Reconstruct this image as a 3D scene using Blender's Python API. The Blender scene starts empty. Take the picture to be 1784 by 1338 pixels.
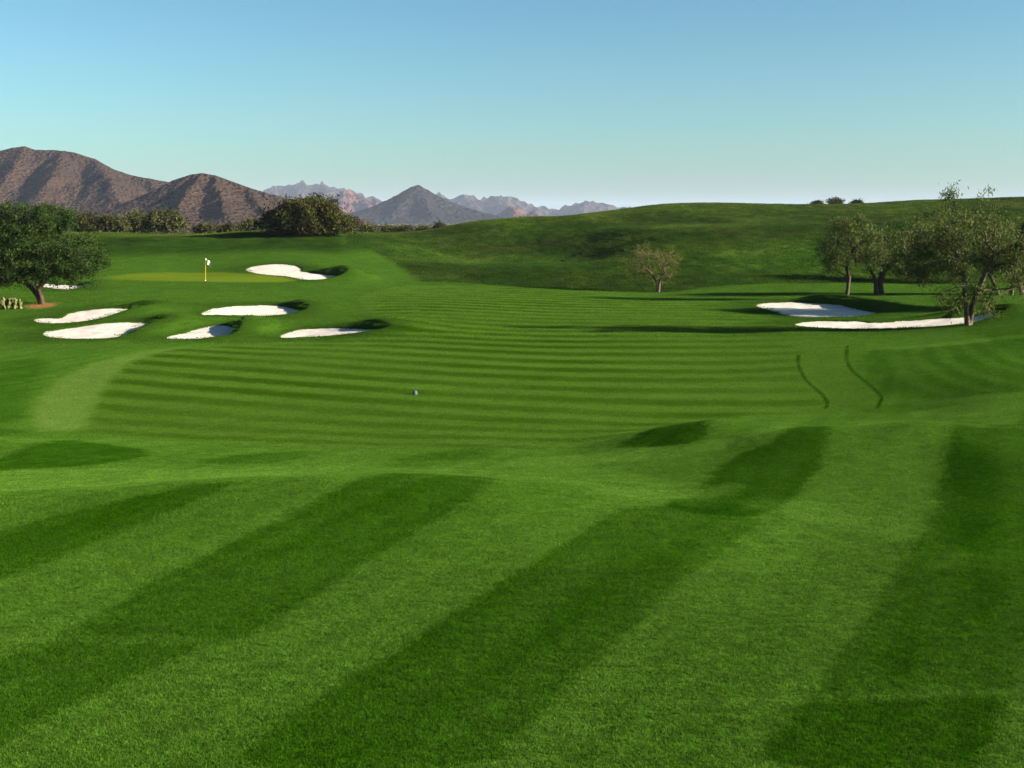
import bpy, math, random
import numpy as np
from mathutils import Vector, Matrix

# ------------------------------------------------------------------ camera, sky, sun, exposure
F, U0, V0 = 2150.0, 892.0, 385.0        # focal length and horizon of the photograph, in its pixels
SC = bpy.context.scene
COL = SC.collection
cam_d = bpy.data.cameras.new('camera')
cam = bpy.data.objects.new('camera', cam_d); COL.objects.link(cam)
cam.location = (0, 0, 0); cam.rotation_euler = (math.radians(90), 0, 0)
cam_d.sensor_width = 36; cam_d.lens = 36 * F / 1784
cam_d.shift_y = -(669 - V0) / 1784
cam_d.clip_start = 0.2; cam_d.clip_end = 60000
SC.camera = cam

SUN_EL, SUN_AZ = 18.0, -14.0            # azimuth measured from +X (right of the picture), negative = towards the camera
sv = Vector((math.cos(math.radians(SUN_EL)) * math.cos(math.radians(SUN_AZ)),
             math.cos(math.radians(SUN_EL)) * math.sin(math.radians(SUN_AZ)), math.sin(math.radians(SUN_EL))))
sun_d = bpy.data.lights.new('sun', 'SUN'); sun_d.energy = 5.0; sun_d.angle = math.radians(0.5)
sun_d.color = (1.0, 0.90, 0.74)
sun = bpy.data.objects.new('sun', sun_d); COL.objects.link(sun)
sun.rotation_euler = sv.to_track_quat('Z', 'Y').to_euler(); sun.location = (60, -20, 40)

W = bpy.data.worlds.new('World'); SC.world = W; W.use_nodes = True
nt = W.node_tree; nt.nodes.clear()
sky = nt.nodes.new('ShaderNodeTexSky'); sky.sky_type = 'NISHITA'; sky.sun_disc = False
sky.sun_elevation = math.radians(SUN_EL); sky.sun_rotation = math.radians(90 - SUN_AZ)
sky.altitude = 600; sky.air_density = 1.0; sky.dust_density = 2.0; sky.ozone_density = 1.6
bgn = nt.nodes.new('ShaderNodeBackground'); bgn.inputs['Strength'].default_value = 0.055
out = nt.nodes.new('ShaderNodeOutputWorld')
gm = nt.nodes.new('ShaderNodeGamma'); gm.inputs[1].default_value = 1.3; nt.links.new(sky.outputs[0], gm.inputs[0])
tn = nt.nodes.new('ShaderNodeMix'); tn.data_type = 'RGBA'; tn.blend_type = 'MULTIPLY'; tn.inputs[0].default_value = 1.0
tn.inputs[7].default_value = (0.216, 0.326, 0.330, 1)          # the clear teal cast of this desert sky
nt.links.new(gm.outputs[0], tn.inputs[6]); nt.links.new(tn.outputs[2], bgn.inputs[0]); nt.links.new(bgn.outputs[0], out.inputs[0])

SC.view_settings.view_transform = 'Standard'; SC.view_settings.look = 'None'
SC.view_settings.exposure = 2.5; SC.view_settings.gamma = 1.0
SC.render.engine = 'CYCLES'
cy = SC.cycles
cy.max_bounces = 5; cy.diffuse_bounces = 2; cy.glossy_bounces = 1; cy.transmission_bounces = 3
cy.volume_bounces = 0; cy.transparent_max_bounces = 8
cy.use_adaptive_sampling = False; cy.use_denoising = True; cy.denoiser = 'OPENIMAGEDENOISE'; cy.denoising_input_passes = 'RGB_ALBEDO_NORMAL'; cy.denoising_prefilter = 'NONE'
cy.caustics_reflective = False; cy.caustics_refractive = False

rng = np.random.default_rng(7)
random.seed(7)

# ------------------------------------------------------------------ helpers
def tag(o, label=None, cat=None, group=None, kind=None):
    if label: o['label'] = label
    if cat: o['category'] = cat
    if group: o['group'] = group
    if kind: o['kind'] = kind
    return o

def mesh_np(name, co, faces, mat=None, parent=None, smooth=False):
    """faces: (n,3) or (n,4) int array"""
    co = np.asarray(co, np.float32); faces = np.asarray(faces, np.int32)
    me = bpy.data.meshes.new(name)
    k = faces.shape[1]; n = len(faces)
    me.vertices.add(len(co)); me.vertices.foreach_set('co', co.ravel())
    me.loops.add(n * k); me.loops.foreach_set('vertex_index', faces.ravel())
    me.polygons.add(n)
    me.polygons.foreach_set('loop_start', np.arange(0, n * k, k, dtype=np.int32))
    me.polygons.foreach_set('loop_total', np.full(n, k, np.int32))
    me.polygons.foreach_set('use_smooth', np.full(n, bool(smooth)))
    me.update(calc_edges=True)
    if mat: me.materials.append(mat)
    o = bpy.data.objects.new(name, me)
    if parent is not None: o.parent = parent
    return o

def link(o):
    COL.objects.link(o); return o

def empty(name, loc):
    e = bpy.data.objects.new(name, None); e.empty_display_size = 0.3
    e.location = loc; return link(e)

def ss(e0, e1, x):
    t = np.clip((x - e0) / (e1 - e0), 0, 1); return t * t * (3 - 2 * t)

def _h(ix, iy, s):
    n = (ix.astype(np.int64) * 374761393 + iy.astype(np.int64) * 668265263 + s * 1442695041) & 0xffffffff
    n = ((n ^ (n >> 13)) * 1274126177) & 0xffffffff
    return ((n ^ (n >> 16)) & 0xffff) / 65535.0

def vnoise(x, y, s=0):
    ix = np.floor(x); iy = np.floor(y); fx = x - ix; fy = y - iy
    fx = fx * fx * fx * (fx * (fx * 6 - 15) + 10); fy = fy * fy * fy * (fy * (fy * 6 - 15) + 10)
    a = _h(ix, iy, s); b = _h(ix + 1, iy, s); c = _h(ix, iy + 1, s); d = _h(ix + 1, iy + 1, s)
    return (a + (b - a) * fx) * (1 - fy) + (c + (d - c) * fx) * fy      # 0..1

def fbm(x, y, oct=4, s=0, gain=0.5):
    v = 0; a = 1; t = 0
    for i in range(oct):
        v = v + a * (vnoise(x * 2 ** i + 17.3 * i, y * 2 ** i - 9.1 * i, s + i) * 2 - 1); t += a; a *= gain
    return v / t                                                          # -1..1

# ------------------------------------------------------------------ the lie of the land
# columns of (photo row, distance) used to fit the terrain; beyond a crest the points dip and are hidden
FG = [(1950, 6), (1583, 7.2), (1338, 9), (1200, 11), (1100, 13)]
COLS = {
 -120: [(960,17),(880,20.5),(845,24),(822,27),(800,29),(775,32),(760,36),(735,40),(680,48),(640,56),(608,64),(592,70),(565,80),(538,90),(508,105),(485,125),(440,150),(412,185),(414,240)],
 0: [(960,17),(872,20.5),(848,23.5),(824,26),(792,29.5),(766,31.5),(768,34.5),(735,40),(680,48),(640,56),(608,64),(592,70),(565,80),(536,90),(508,105),(487,123),(440,148),(407,185),(411,230)],
 180: [(960,17),(856,21),(846,23.5),(822,26),(795,29.5),(778,32),(760,36),(735,40.5),(690,46.5),(640,54.5),(605,63),(593,68.5),(568,77),(550,83),(532,89),(505,104),(492,112),(477,126),(445,142),(408,172),(411,210)],
 350: [(960,17),(840,21.6),(836,24),(818,27),(797,29.5),(775,33),(750,38),(700,45),(650,52.5),(610,61),(594,67.5),(575,75),(560,80),(546,84),(530,90),(505,103),(490,113),(475,127),(445,142),(412,166),(409,172),(412,205)],
 550: [(960,17),(830,22),(832,24.5),(815,27),(795,29.5),(772,33.5),(745,38.5),(695,45.5),(645,53),(605,62),(592,68),(577,74),(560,80),(540,88),(520,97),(505,105),(491,113),(478,121),(458,133),(437,145),(403,170),(406,205)],
 700: [(960,17),(827,22.3),(828,25),(808,28),(790,30),(770,34),(740,39),(690,46),(640,54),(600,62.5),(575,70),(550,79),(525,92),(505,107),(493,118),(468,133),(440,155),(414,180),(405,205),(408,240)],
 850: [(960,17),(836,22),(833,25),(806,28.5),(788,30.5),(768,34),(740,39),(690,46),(640,54),(600,62.5),(575,70),(550,79),(525,92),(505,108),(494,118),(455,145),(415,178),(391,205),(396,240)],
 1000: [(960,17),(862,21.3),(838,24.5),(812,27.5),(790,30.5),(765,34.5),(740,39),(690,46),(640,54),(600,62.5),(575,70),(550,80),(525,94),(508,108),(499,117),(450,145),(410,175),(376,215),(392,260)],
 1150: [(960,17),(880,20.6),(855,23.3),(810,27),(785,29),(748,32),(748,35.5),(730,41),(690,46),(640,54),(600,62),(571,71),(546,82),(526,95),(514,106),(502,116),(450,145),(405,178),(355,225),(372,270)],
 1260: [(960,17.2),(888,20.3),(860,22.6),(812,26),(778,28.6),(733,31.5),(740,35.5),(722,42),(690,46),(640,54),(600,62),(571,71),(546,82),(526,95),(511,106),(498,116),(445,147),(400,182),(352,226),(370,270)],
 1400: [(960,17.4),(894,20.3),(842,23.4),(792,26.4),(748,29.4),(752,33.5),(722,42),(690,46),(640,53),(602,61),(575,68),(551,80),(529,92),(511,104),(496,116),(440,150),(400,180),(354,230),(372,275)],
 1600: [(960,17),(903,19.4),(842,22.8),(782,26.3),(736,29),(744,33),(706,42),(660,47),(620,54),(592,61),(571,67),(551,77),(526,90),(509,105),(496,118),(440,150),(390,190),(345,230),(362,280)],
 1784: [(960,17),(886,19.8),(822,23),(764,26.8),(742,28.6),(746,32),(702,39),(662,44),(622,51),(584,58),(560,65),(534,80),(516,97),(496,115),(440,150),(390,190),(339,230),(358,280)],
 1930: [(960,17),(886,19.8),(822,23),(764,26.8),(745,28.6),(733,33),(700,38),(660,44),(616,51),(576,58),(552,65),(528,80),(512,97),(496,115),(440,150),(390,190),(342,230),(358,280)],
}
pts = []
for u, c in COLS.items():
    for v, d in FG + c:
        pts.append(((u - U0) / F * 2.2, math.log(d), (V0 - v) / F))
pts = np.array(pts)
def _k(r2): return 0.5 * r2 * np.log(r2 + 1e-12)
_A = pts[:, :2]; _n = len(_A)
_K = _k(((_A[:, None] - _A[None]) ** 2).sum(-1)) + np.eye(_n) * 2e-4
_P = np.c_[np.ones(_n), _A]
_M = np.block([[_K, _P], [_P.T, np.zeros((3, 3))]])
_sol = np.linalg.solve(_M, np.r_[pts[:, 2], 0, 0, 0]); _w, _c = _sol[:_n], _sol[_n:]

def base_z(X, Y):
    X = np.asarray(X, float); Y = np.asarray(Y, float); shp = X.shape
    X = X.ravel(); Y = Y.ravel(); outz = np.empty(len(X))
    Ye = np.clip(Y, 7.5, 290)
    a = np.clip(X / Ye, -0.52, 0.52) * 2.2; l = np.log(Ye)
    for i in range(0, len(X), 60000):
        s = slice(i, i + 60000)
        r2 = (a[s, None] - _A[None, :, 0]) ** 2 + (l[s, None] - _A[None, :, 1]) ** 2
        outz[s] = Ye[s] * (_k(r2) @ _w + _c[0] + _c[1] * a[s] + _c[2] * l[s])
    far = ss(215, 330, Y)
    outz = outz * (1 - far) + (-7.0 + 0 * Y) * far
    return outz.reshape(shp)

_YL = np.exp(np.linspace(math.log(7.6), math.log(285), 1500))
def at(u, v):
    """the point of the land seen at a pixel of the photograph"""
    a = (u - U0) / F; s = (V0 - v) / F
    z = base_z(a * _YL, _YL)
    hit = np.nonzero(z >= s * _YL)[0]
    if len(hit) == 0: d = 285.0
    else:
        i = hit[0]
        if i == 0: d = _YL[0]
        else:
            e0 = z[i-1] - s * _YL[i-1]; e1 = z[i] - s * _YL[i]
            d = _YL[i-1] + (_YL[i] - _YL[i-1]) * (-e0) / (e1 - e0 + 1e-12)
    return np.array((a * d, d))
def px_poly(p): return np.array([at(u, v) for u, v in p])

def chaikin(p, n=2, closed=True):
    p = np.asarray(p, float)
    for _ in range(n):
        q = np.roll(p, -1, 0)
        if closed:
            p = np.stack([p * .75 + q * .25, p * .25 + q * .75], 1).reshape(-1, 2)
        else:
            a, b = p[:-1], p[1:]
            p = np.r_[p[:1], np.stack([a * .75 + b * .25, a * .25 + b * .75], 1).reshape(-1, 2), p[-1:]]
    return p

def sdpoly(X, Y, poly):
    """signed distance (negative inside) and the direction from the nearest edge point outwards"""
    d2 = np.full(X.shape, 1e18); nx = np.zeros(X.shape); ny = np.zeros(X.shape); ins = np.zeros(X.shape, bool)
    n = len(poly)
    for i in range(n):
        ax, ay = poly[i]; bx, by = poly[(i + 1) % n]
        ex, ey = bx - ax, by - ay
        t = np.clip(((X - ax) * ex + (Y - ay) * ey) / (ex * ex + ey * ey + 1e-12), 0, 1)
        dx = X - ax - t * ex; dy = Y - ay - t * ey; q = dx * dx + dy * dy
        m = q < d2; d2 = np.where(m, q, d2); nx = np.where(m, dx, nx); ny = np.where(m, dy, ny)
        c = ((ay > Y) != (by > Y)) & (X < ex * (Y - ay) / (ey + (1e-12 if ey == 0 else 0)) + ax)
        ins ^= c
    d = np.sqrt(d2); sg = np.where(ins, -1, 1)
    return d * sg, nx / (d + 1e-9) * sg, ny / (d + 1e-9) * sg

def sdline(X, Y, line):
    d2 = np.full(X.shape, 1e18)
    for (ax, ay), (bx, by) in zip(line[:-1], line[1:]):
        ex, ey = bx - ax, by - ay
        t = np.clip(((X - ax) * ex + (Y - ay) * ey) / (ex * ex + ey * ey + 1e-12), 0, 1)
        d2 = np.minimum(d2, (X - ax - t * ex) ** 2 + (Y - ay - t * ey) ** 2)
    return np.sqrt(d2)

def in_box(X, Y, poly, pad):
    return (X > poly[:, 0].min() - pad) & (X < poly[:, 0].max() + pad) & (Y > poly[:, 1].min() - pad) & (Y < poly[:, 1].max() + pad)

# ------------------------------------------------------------------ sand bunkers (outlines, lip height, label)
BUNK = [
 ([(70,580),(92,575),(130,569),(180,563),(230,560),(262,561),(286,565),(262,571),(236,579),(208,588),(185,590),(90,589)], 0.6, 'large white sand bunker nearest the camera, left of the small forked one'),
 ([(280,590),(312,581),(350,570),(378,566),(396,567),(412,572),(408,582),(398,590),(340,590)], 0.85, 'small white sand bunker with deep blue shadow down its right side'),
 ([(478,589),(508,575),(540,571),(590,570),(640,572),(676,575),(640,580),(590,583),(540,586)], 0.55, 'long white sand bunker at the fairway edge, rightmost of the front row'),
 ([(56,557),(70,553),(110,554),(117,545),(150,539),(200,537),(248,537),(262,540),(230,546),(200,552),(150,559),(105,563),(70,562)], 0.6, 'hooked white sand bunker with narrow tail in front of the dark tree'),
 ([(346,549),(362,539),(400,533),(450,530),(490,532),(516,538),(530,545),(514,551),(470,551),(420,549),(380,548)], 0.65, 'curved white sand bunker just below the putting green'),
 ([(424,469),(450,461),(492,459),(512,462),(528,468),(522,473),(536,474),(560,478),(590,480),(600,484),(582,489),(546,490),(520,486),(505,481),(470,479),(440,475)], 1.4, 'white sand bunker cut into the dark bank behind the green'),
 ([(60,494),(82,493),(112,496),(150,497),(144,502),(122,506),(100,503),(70,499)], 0.5, 'small white sand bunker seen behind the dark tree trunk'),
 ([(1312,531),(1335,527),(1372,526),(1420,527),(1466,530),(1500,539),(1550,546),(1500,551),(1450,552),(1390,552),(1360,546),(1335,538)], 0.75, 'shaded white sand bunker under the two palo verde trees'),
 ([(1378,566),(1400,560),(1440,558),(1490,559),(1528,562),(1580,558),(1640,554),(1690,551),(1730,545),(1752,546),(1730,555),(1690,563),(1630,568),(1560,571),(1500,572),(1430,571)], 0.6, 'long thin white sand bunker behind the big right tree trunk'),
]
bunkers = []
for p, lip, lab in BUNK:
    w = chaikin(px_poly(p), 2)
    bunkers.append((w, lip, lab))

def lips_and_holes(X, Y):
    """height to add round the bunkers, and the signed distance to the nearest bunker"""
    add = np.zeros(X.shape); sdmin = np.full(X.shape, 99.0); lips = []
    for w, lip, _ in bunkers:
        m = in_box(X, Y, w, 6.0)
        if not m.any(): continue
        sd, nx, ny = sdpoly(X[m], Y[m], w)
        tx = (X[m] - w[:, 0].mean()) / (np.ptp(w[:, 0]) * 0.5); ty = (Y[m] - w[:, 1].mean()) / (np.ptp(w[:, 1]) * 0.5)
        dirw = np.clip(ss(0.1, 1.0, tx) * ss(-1.6, 0.2, ty) + 0.16 * ss(-0.2, 0.8, ty) * ss(-0.4, 0.5, tx), 0, 1)
        so = np.maximum(sd, 0)
        lips.append((m, lip * 0.85 * dirw * (0.6 + 0.4 * ss(0, 0.5, so)) * np.exp(-(np.maximum(so - 0.5, 0) / 2.4) ** 2) * (sd > 0), sd))
    for a, (m, l, sd) in enumerate(lips):
        full = np.zeros(X.shape); full[m] = l
        for b, (m2, _, sd2) in enumerate(lips):
            if b != a: full[m2] *= ss(0.05, 1.4, sd2)
        add += full - 0.0
    for m, l, sd in lips:
        add[m] += -0.20 * (sd < -0.03)
        sdmin[m] = np.minimum(sdmin[m], sd)
    return add, sdmin

# ------------------------------------------------------------------ what grows where
FAIR = px_poly([(60,755),(52,705),(100,655),(200,622),(330,603),(480,596),(600,592),(680,580),(640,545),(620,515),(700,497),(800,497),(1000,505),(1180,512),(1290,530),(1320,552),(1380,578),(1470,600),(1478,640),(1534,690),(1525,712),(1250,724),(1080,768),(900,782),(700,785),(420,778),(250,765)])
FAIR = chaikin(FAIR, 1)
INNER = chaikin(px_poly([(152,752),(160,705),(195,650),(245,622),(330,606),(600,592),(690,580),(650,545),(640,515),(720,499),(1000,506),(1180,513),(1300,545),(1400,600),(1386,625),(1398,655),(1444,700),(1430,714),(1250,726),(1080,770),(900,780),(700,783),(420,776),(250,763)]), 1)
GREEN = chaikin(px_poly([(172,487),(200,479),(270,475),(360,474),(420,476),(470,480),(520,487),(530,490),(470,492),(380,491),(280,490)]), 2)
HILL = np.array([at(u, v) for u, v in [(600,425),(648,437),(690,458),(735,490),(820,494),(900,500),(1000,506),(1100,509),(1170,509),(1230,501),(1320,495),(1420,494),(1550,493),(1700,494),(1784,494)]])
HILL = np.r_[HILL, [(80, 118), (180, 118), (180, 330), (-60, 330), (-32, 250)]]
BANK = np.array([at(u, v) for u, v in [(-60,470),(150,452),(300,442),(450,436),(580,440),(640,434)]])
BANK = np.r_[BANK, [(-24, 172), (-40, 300), (-190, 300), (-150, 150)]]
DIRT = chaikin(px_poly([(46,534),(60,529),(80,528),(102,530),(88,535),(60,538)]), 2)

DARK = [  # darker turf, mowing stripes and patches, with shade painted on a mound slope: outline, strength, softness in metres
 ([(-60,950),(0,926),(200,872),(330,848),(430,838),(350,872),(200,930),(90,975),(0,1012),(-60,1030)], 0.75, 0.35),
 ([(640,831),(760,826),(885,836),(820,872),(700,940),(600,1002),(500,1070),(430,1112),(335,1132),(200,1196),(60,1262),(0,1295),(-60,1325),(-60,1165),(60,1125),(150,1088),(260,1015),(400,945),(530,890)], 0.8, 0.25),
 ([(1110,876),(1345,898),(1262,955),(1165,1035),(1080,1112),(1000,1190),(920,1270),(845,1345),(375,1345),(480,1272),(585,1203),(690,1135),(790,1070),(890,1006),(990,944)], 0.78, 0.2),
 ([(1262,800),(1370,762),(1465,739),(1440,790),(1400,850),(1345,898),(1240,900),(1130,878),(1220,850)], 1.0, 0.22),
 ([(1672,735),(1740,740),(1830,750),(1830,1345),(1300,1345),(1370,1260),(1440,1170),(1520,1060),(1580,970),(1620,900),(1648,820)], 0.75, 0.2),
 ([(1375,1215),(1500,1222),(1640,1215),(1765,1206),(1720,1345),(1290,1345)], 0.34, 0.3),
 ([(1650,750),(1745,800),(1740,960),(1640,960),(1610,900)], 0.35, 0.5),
 ([(-60,812),(0,800),(60,775),(100,767),(180,772),(280,788),(220,803),(120,816),(-60,822)], 1.0, 0.3),  # dark patch on the left mound
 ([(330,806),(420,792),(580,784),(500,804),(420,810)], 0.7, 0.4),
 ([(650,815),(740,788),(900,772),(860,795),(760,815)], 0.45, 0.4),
 ([(1060,780),(1120,756),(1190,738),(1249,729),(1236,755),(1215,776),(1130,780)], 1.1, 0.25),  # left-facing mound slope, its shade painted into the turf
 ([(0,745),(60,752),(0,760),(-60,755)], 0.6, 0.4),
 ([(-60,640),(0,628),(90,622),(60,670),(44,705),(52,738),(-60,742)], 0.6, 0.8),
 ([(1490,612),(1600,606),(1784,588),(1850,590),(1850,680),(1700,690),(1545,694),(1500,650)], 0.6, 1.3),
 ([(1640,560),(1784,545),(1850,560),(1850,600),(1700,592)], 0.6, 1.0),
 ([(1240,872),(1400,905),(1600,945),(1640,960),(1560,957),(1380,920),(1250,888)], 0.4, 0.25),  # darker line along the crease between the mounds
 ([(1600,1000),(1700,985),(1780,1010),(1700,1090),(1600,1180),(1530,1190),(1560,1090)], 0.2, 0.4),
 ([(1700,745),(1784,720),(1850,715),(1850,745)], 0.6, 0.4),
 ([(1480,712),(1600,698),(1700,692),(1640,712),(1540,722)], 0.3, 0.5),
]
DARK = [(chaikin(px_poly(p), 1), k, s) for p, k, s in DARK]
LIGHT = [  # lighter turf: mown ring and lines, and sunlit slopes painted in
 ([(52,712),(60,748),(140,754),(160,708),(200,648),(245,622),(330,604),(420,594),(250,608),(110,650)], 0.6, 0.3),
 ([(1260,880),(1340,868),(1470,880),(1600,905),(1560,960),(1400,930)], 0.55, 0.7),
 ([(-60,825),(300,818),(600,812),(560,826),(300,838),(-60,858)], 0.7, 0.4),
 ([(1000,850),(1150,858),(1300,838),(1250,868),(1100,874)], 0.75, 0.35),  # sunlit slope painted as a lighter band
 ([(880,800),(1000,792),(1250,772),(1400,747),(1480,733),(1480,737),(1310,770),(1110,803),(900,815)], 0.7, 0.2),  # sunlit rim below the right mound's crest, painted in
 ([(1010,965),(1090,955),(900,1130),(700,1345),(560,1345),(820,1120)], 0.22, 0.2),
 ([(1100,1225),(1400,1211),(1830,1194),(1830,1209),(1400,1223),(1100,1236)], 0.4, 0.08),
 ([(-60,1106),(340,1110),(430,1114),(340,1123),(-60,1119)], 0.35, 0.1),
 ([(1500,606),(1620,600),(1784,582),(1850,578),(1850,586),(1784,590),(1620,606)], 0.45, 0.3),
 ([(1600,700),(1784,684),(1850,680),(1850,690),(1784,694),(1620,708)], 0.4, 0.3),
 ([(-60,866),(200,846),(400,834),(700,823),(900,833),(1100,863),(1250,873),(1200,845),(1050,815),(900,802),(700,803),(500,812),(200,822),(-60,828)], 0.38, 0.3),  # lit valley behind the ridge, brightened through colour
 ([(1480,733),(1560,729),(1640,735),(1784,741),(1830,745),(1830,750),(1640,741),(1480,739)], 0.5, 0.2),  # painted rim of light along the mound crest
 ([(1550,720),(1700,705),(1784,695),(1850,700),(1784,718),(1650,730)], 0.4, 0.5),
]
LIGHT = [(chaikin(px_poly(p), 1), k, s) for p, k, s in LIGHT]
SWATHS = [chaikin(px_poly(p), 2, False) for p in (
 [(1560,608),(1563,640),(1598,668),(1660,688)], [(1592,604),(1602,632),(1650,660),(1722,680)],
 [(1632,600),(1652,630),(1702,655),(1790,672)], [(1672,596),(1700,622),(1760,645),(1830,656)], [(1712,590),(1740,616),(1800,636)])]
CUTS = [chaikin(px_poly(p), 2, False) for p in (
 [(1476,602),(1474,625),(1482,645),(1512,668),(1534,688),(1536,696),(1528,711)],
 [(1391,618),(1390,636),(1402,662),(1432,686),(1443,702),(1438,712)])]

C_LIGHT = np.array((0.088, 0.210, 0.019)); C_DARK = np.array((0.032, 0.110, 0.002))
C_FAIRL = np.array((0.094, 0.203, 0.020)); C_FAIRD = np.array((0.040, 0.106, 0.002))
C_ROUGH = np.array((0.047, 0.113, 0.009))
C_HILL = np.array((0.036, 0.092, 0.007)); C_DRY = np.array((0.095, 0.140, 0.017))
C_GREEN = np.array((0.165, 0.250, 0.018)); C_SANDY = np.array((0.30, 0.22, 0.13))

def fair_stripe(X, Y):
    s = Y - (-0.22 * X + 0.27 * 6 * np.log(np.cosh((X - 2) / 6)))
    s = s + 0.6 * fbm(X / 26, Y / 26, 1, 60) + 0.12 * fbm(X / 5, Y / 5, 2, 63)
    per = 2.7
    ph = s / per * 2 * np.pi
    return ss(-0.75, 0.65, np.sin(ph))

def land(X, Y, full=True):
    """height and turf colour of the ground, distance to the nearest bunker, blade height"""
    z = base_z(X, Y)
    hill = np.zeros(X.shape); m = in_box(X, Y, HILL, 4)
    sd, _, _ = sdpoly(X[m], Y[m], HILL); hill[m] = ss(0.8, -0.8, sd)
    hsoft = np.zeros(X.shape); hsoft[m] = ss(1.0, -16.0, sd)
    bank = np.zeros(X.shape); m = in_box(X, Y, BANK, 8)
    sd, _, _ = sdpoly(X[m], Y[m], BANK); bank[m] = ss(4, -4, sd)
    rough = np.maximum(hill, bank * 0.6)
    add, sdb = lips_and_holes(X, Y)
    near = ss(300, 200, Y)
    z = z + add + 0.009 * fbm(X / 1.7, Y / 1.7, 2, 5) * near
    z = z + hsoft * near * (2.6 * fbm(X / 26, Y / 40, 1, 10) * ss(225, 180, Y) + 0.42 * fbm(X / 8, Y / 12, 2, 11) * ss(230, 190, Y) + 0.05 * fbm(X / 1.6, Y / 2.2, 2, 15)) * ss(112, 135, Y)
    z = z + bank * near * 0.25 * fbm(X / 6, Y / 8, 3, 12)
    # colour ---------------------------------------------------------
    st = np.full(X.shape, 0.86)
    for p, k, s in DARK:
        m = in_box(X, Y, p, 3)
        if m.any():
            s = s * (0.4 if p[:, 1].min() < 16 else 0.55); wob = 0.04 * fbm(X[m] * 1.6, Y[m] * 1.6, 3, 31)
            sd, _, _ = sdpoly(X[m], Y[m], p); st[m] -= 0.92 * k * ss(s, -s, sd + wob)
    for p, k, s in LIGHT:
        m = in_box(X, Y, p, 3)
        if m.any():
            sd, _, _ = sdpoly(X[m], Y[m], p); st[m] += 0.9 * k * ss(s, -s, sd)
    for ln in SWATHS:                                          # thin mower lines on the right-hand slope
        m = in_box(X, Y, ln, 1)
        if m.any(): st[m] += 0.38 * ss(0.45, 0.1, sdline(X[m], Y[m], ln))
    dirx, diry = 0.35, 0.937                                   # the mower's course in the foreground
    al = X * dirx + Y * diry; ac = X * diry - Y * dirx
    st += 0.30 * fbm(ac * 2.6, al * 0.10, 3, 41) + 0.16 * fbm(X / 2.6, Y / 2.6, 4, 42) + 0.07 * fbm(X * 1.5, Y * 0.5, 2, 43)
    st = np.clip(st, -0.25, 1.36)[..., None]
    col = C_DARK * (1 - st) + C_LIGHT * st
    # mid-ground rough past the foreground
    mid = ss(58, 66, Y)[..., None] * 0.65
    rn = (0.5 + 0.5 * fbm(X / 5, Y / 9, 3, 51))[..., None]
    col = col * (1 - mid) + (C_ROUGH * (1 - 0.5 * rn) + C_LIGHT * 0.5 * rn) * mid
    m = in_box(X, Y, FAIR, 2)
    if m.any():
        sdf, _, _ = sdpoly(X[m], Y[m], FAIR); sdi, _, _ = sdpoly(X[m], Y[m], INNER)
        wf = ss(0.25, -0.25, sdf)[..., None]
        fs = fair_stripe(X[m], Y[m])
        fs = 0.78 + (fs - 0.78) * (1 - 0.35 * ss(3, 12, X[m])) * ss(0.6, -0.6, sdi) * np.clip(0.72 + 0.6 * fbm(X[m] / 9, Y[m] / 7, 3, 61), 0.35, 1.0)
        fs = (fs + 0.14 * fbm(X[m] / 3, Y[m] / 3, 3, 62))[..., None]
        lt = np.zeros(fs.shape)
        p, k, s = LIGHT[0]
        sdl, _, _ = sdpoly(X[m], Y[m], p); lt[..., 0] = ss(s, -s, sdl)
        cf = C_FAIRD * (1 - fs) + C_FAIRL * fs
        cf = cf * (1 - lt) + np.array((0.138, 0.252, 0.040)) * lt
        col[m] = col[m] * (1 - wf) + cf * wf
    for ln in CUTS:
        m = in_box(X, Y, ln, 2)
        if m.any():
            d = sdline(X[m], Y[m], ln); k = ss(0.10, 0.03, d)[..., None] * (1.0 if full else 0.0)
            col[m] = col[m] * (1 - k) + np.array((0.018, 0.060, 0.002)) * k
            z[m] += 0.0 * d
    m = in_box(X, Y, GREEN, 3)
    gr = np.zeros(X.shape)
    if m.any():
        sdg, _, _ = sdpoly(X[m], Y[m], GREEN); gr[m] = ss(0.9, -0.9, sdg + 0.5 * fbm(X[m] / 3, Y[m] / 3, 2, 72))
        k = gr[m][..., None]
        col[m] = col[m] * (1 - k) + C_GREEN * (1 + 0.12 * fbm(X[m] / 6, Y[m] / 2.5, 2, 71))[..., None] * k
    # banks and hills of unmown grass
    hn = fbm(X / 7, Y / 10, 4, 81); hs = fbm(X / 1.4, Y / 2.0, 3, 82)
    dry = np.clip(0.14 + 0.6 * hn + 0.35 * hs + 0.35 * ss(150, 215, Y), 0, 1)[..., None]
    ch = C_HILL * (1 - dry) + C_DRY * dry
    hd = fbm(X / 13 + 5, Y / 19, 3, 85)
    ch = ch * np.clip(1.0 + 0.28 * hs + 0.6 * hd, 0.35, 1.6)[..., None]
    k = hill[..., None]; col = col * (1 - k) + ch * k
    cb = C_ROUGH * (0.58 + 0.25 * hs + 0.3 * hn)[..., None]
    cb = cb + (C_DRY * 1.3 - cb) * (ss(160, 176, Y) * ss(0.2, 0.8, 0.5 + 0.5 * fbm(X / 12, Y / 12, 2, 84)))[..., None]
    k = (bank * (1 - hill))[..., None]; col = col * (1 - k) + cb * k
    m = in_box(X, Y, DIRT, 2)
    if m.any():
        sdd, _, _ = sdpoly(X[m], Y[m], DIRT); k = ss(0.3, -0.2, sdd)[..., None]
        col[m] = col[m] * (1 - k) + np.array((0.42, 0.21, 0.09)) * k
    # trimmed rough close to the sand
    k = (ss(4.0, 0.2, sdb + 1.2 * fbm(X / 3, Y / 3, 2, 87)) * (1 - gr))[..., None] * 0.7
    col = col * (1 - k) + C_ROUGH * 0.72 * k
    k = ss(230, 300, Y)[..., None]
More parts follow.
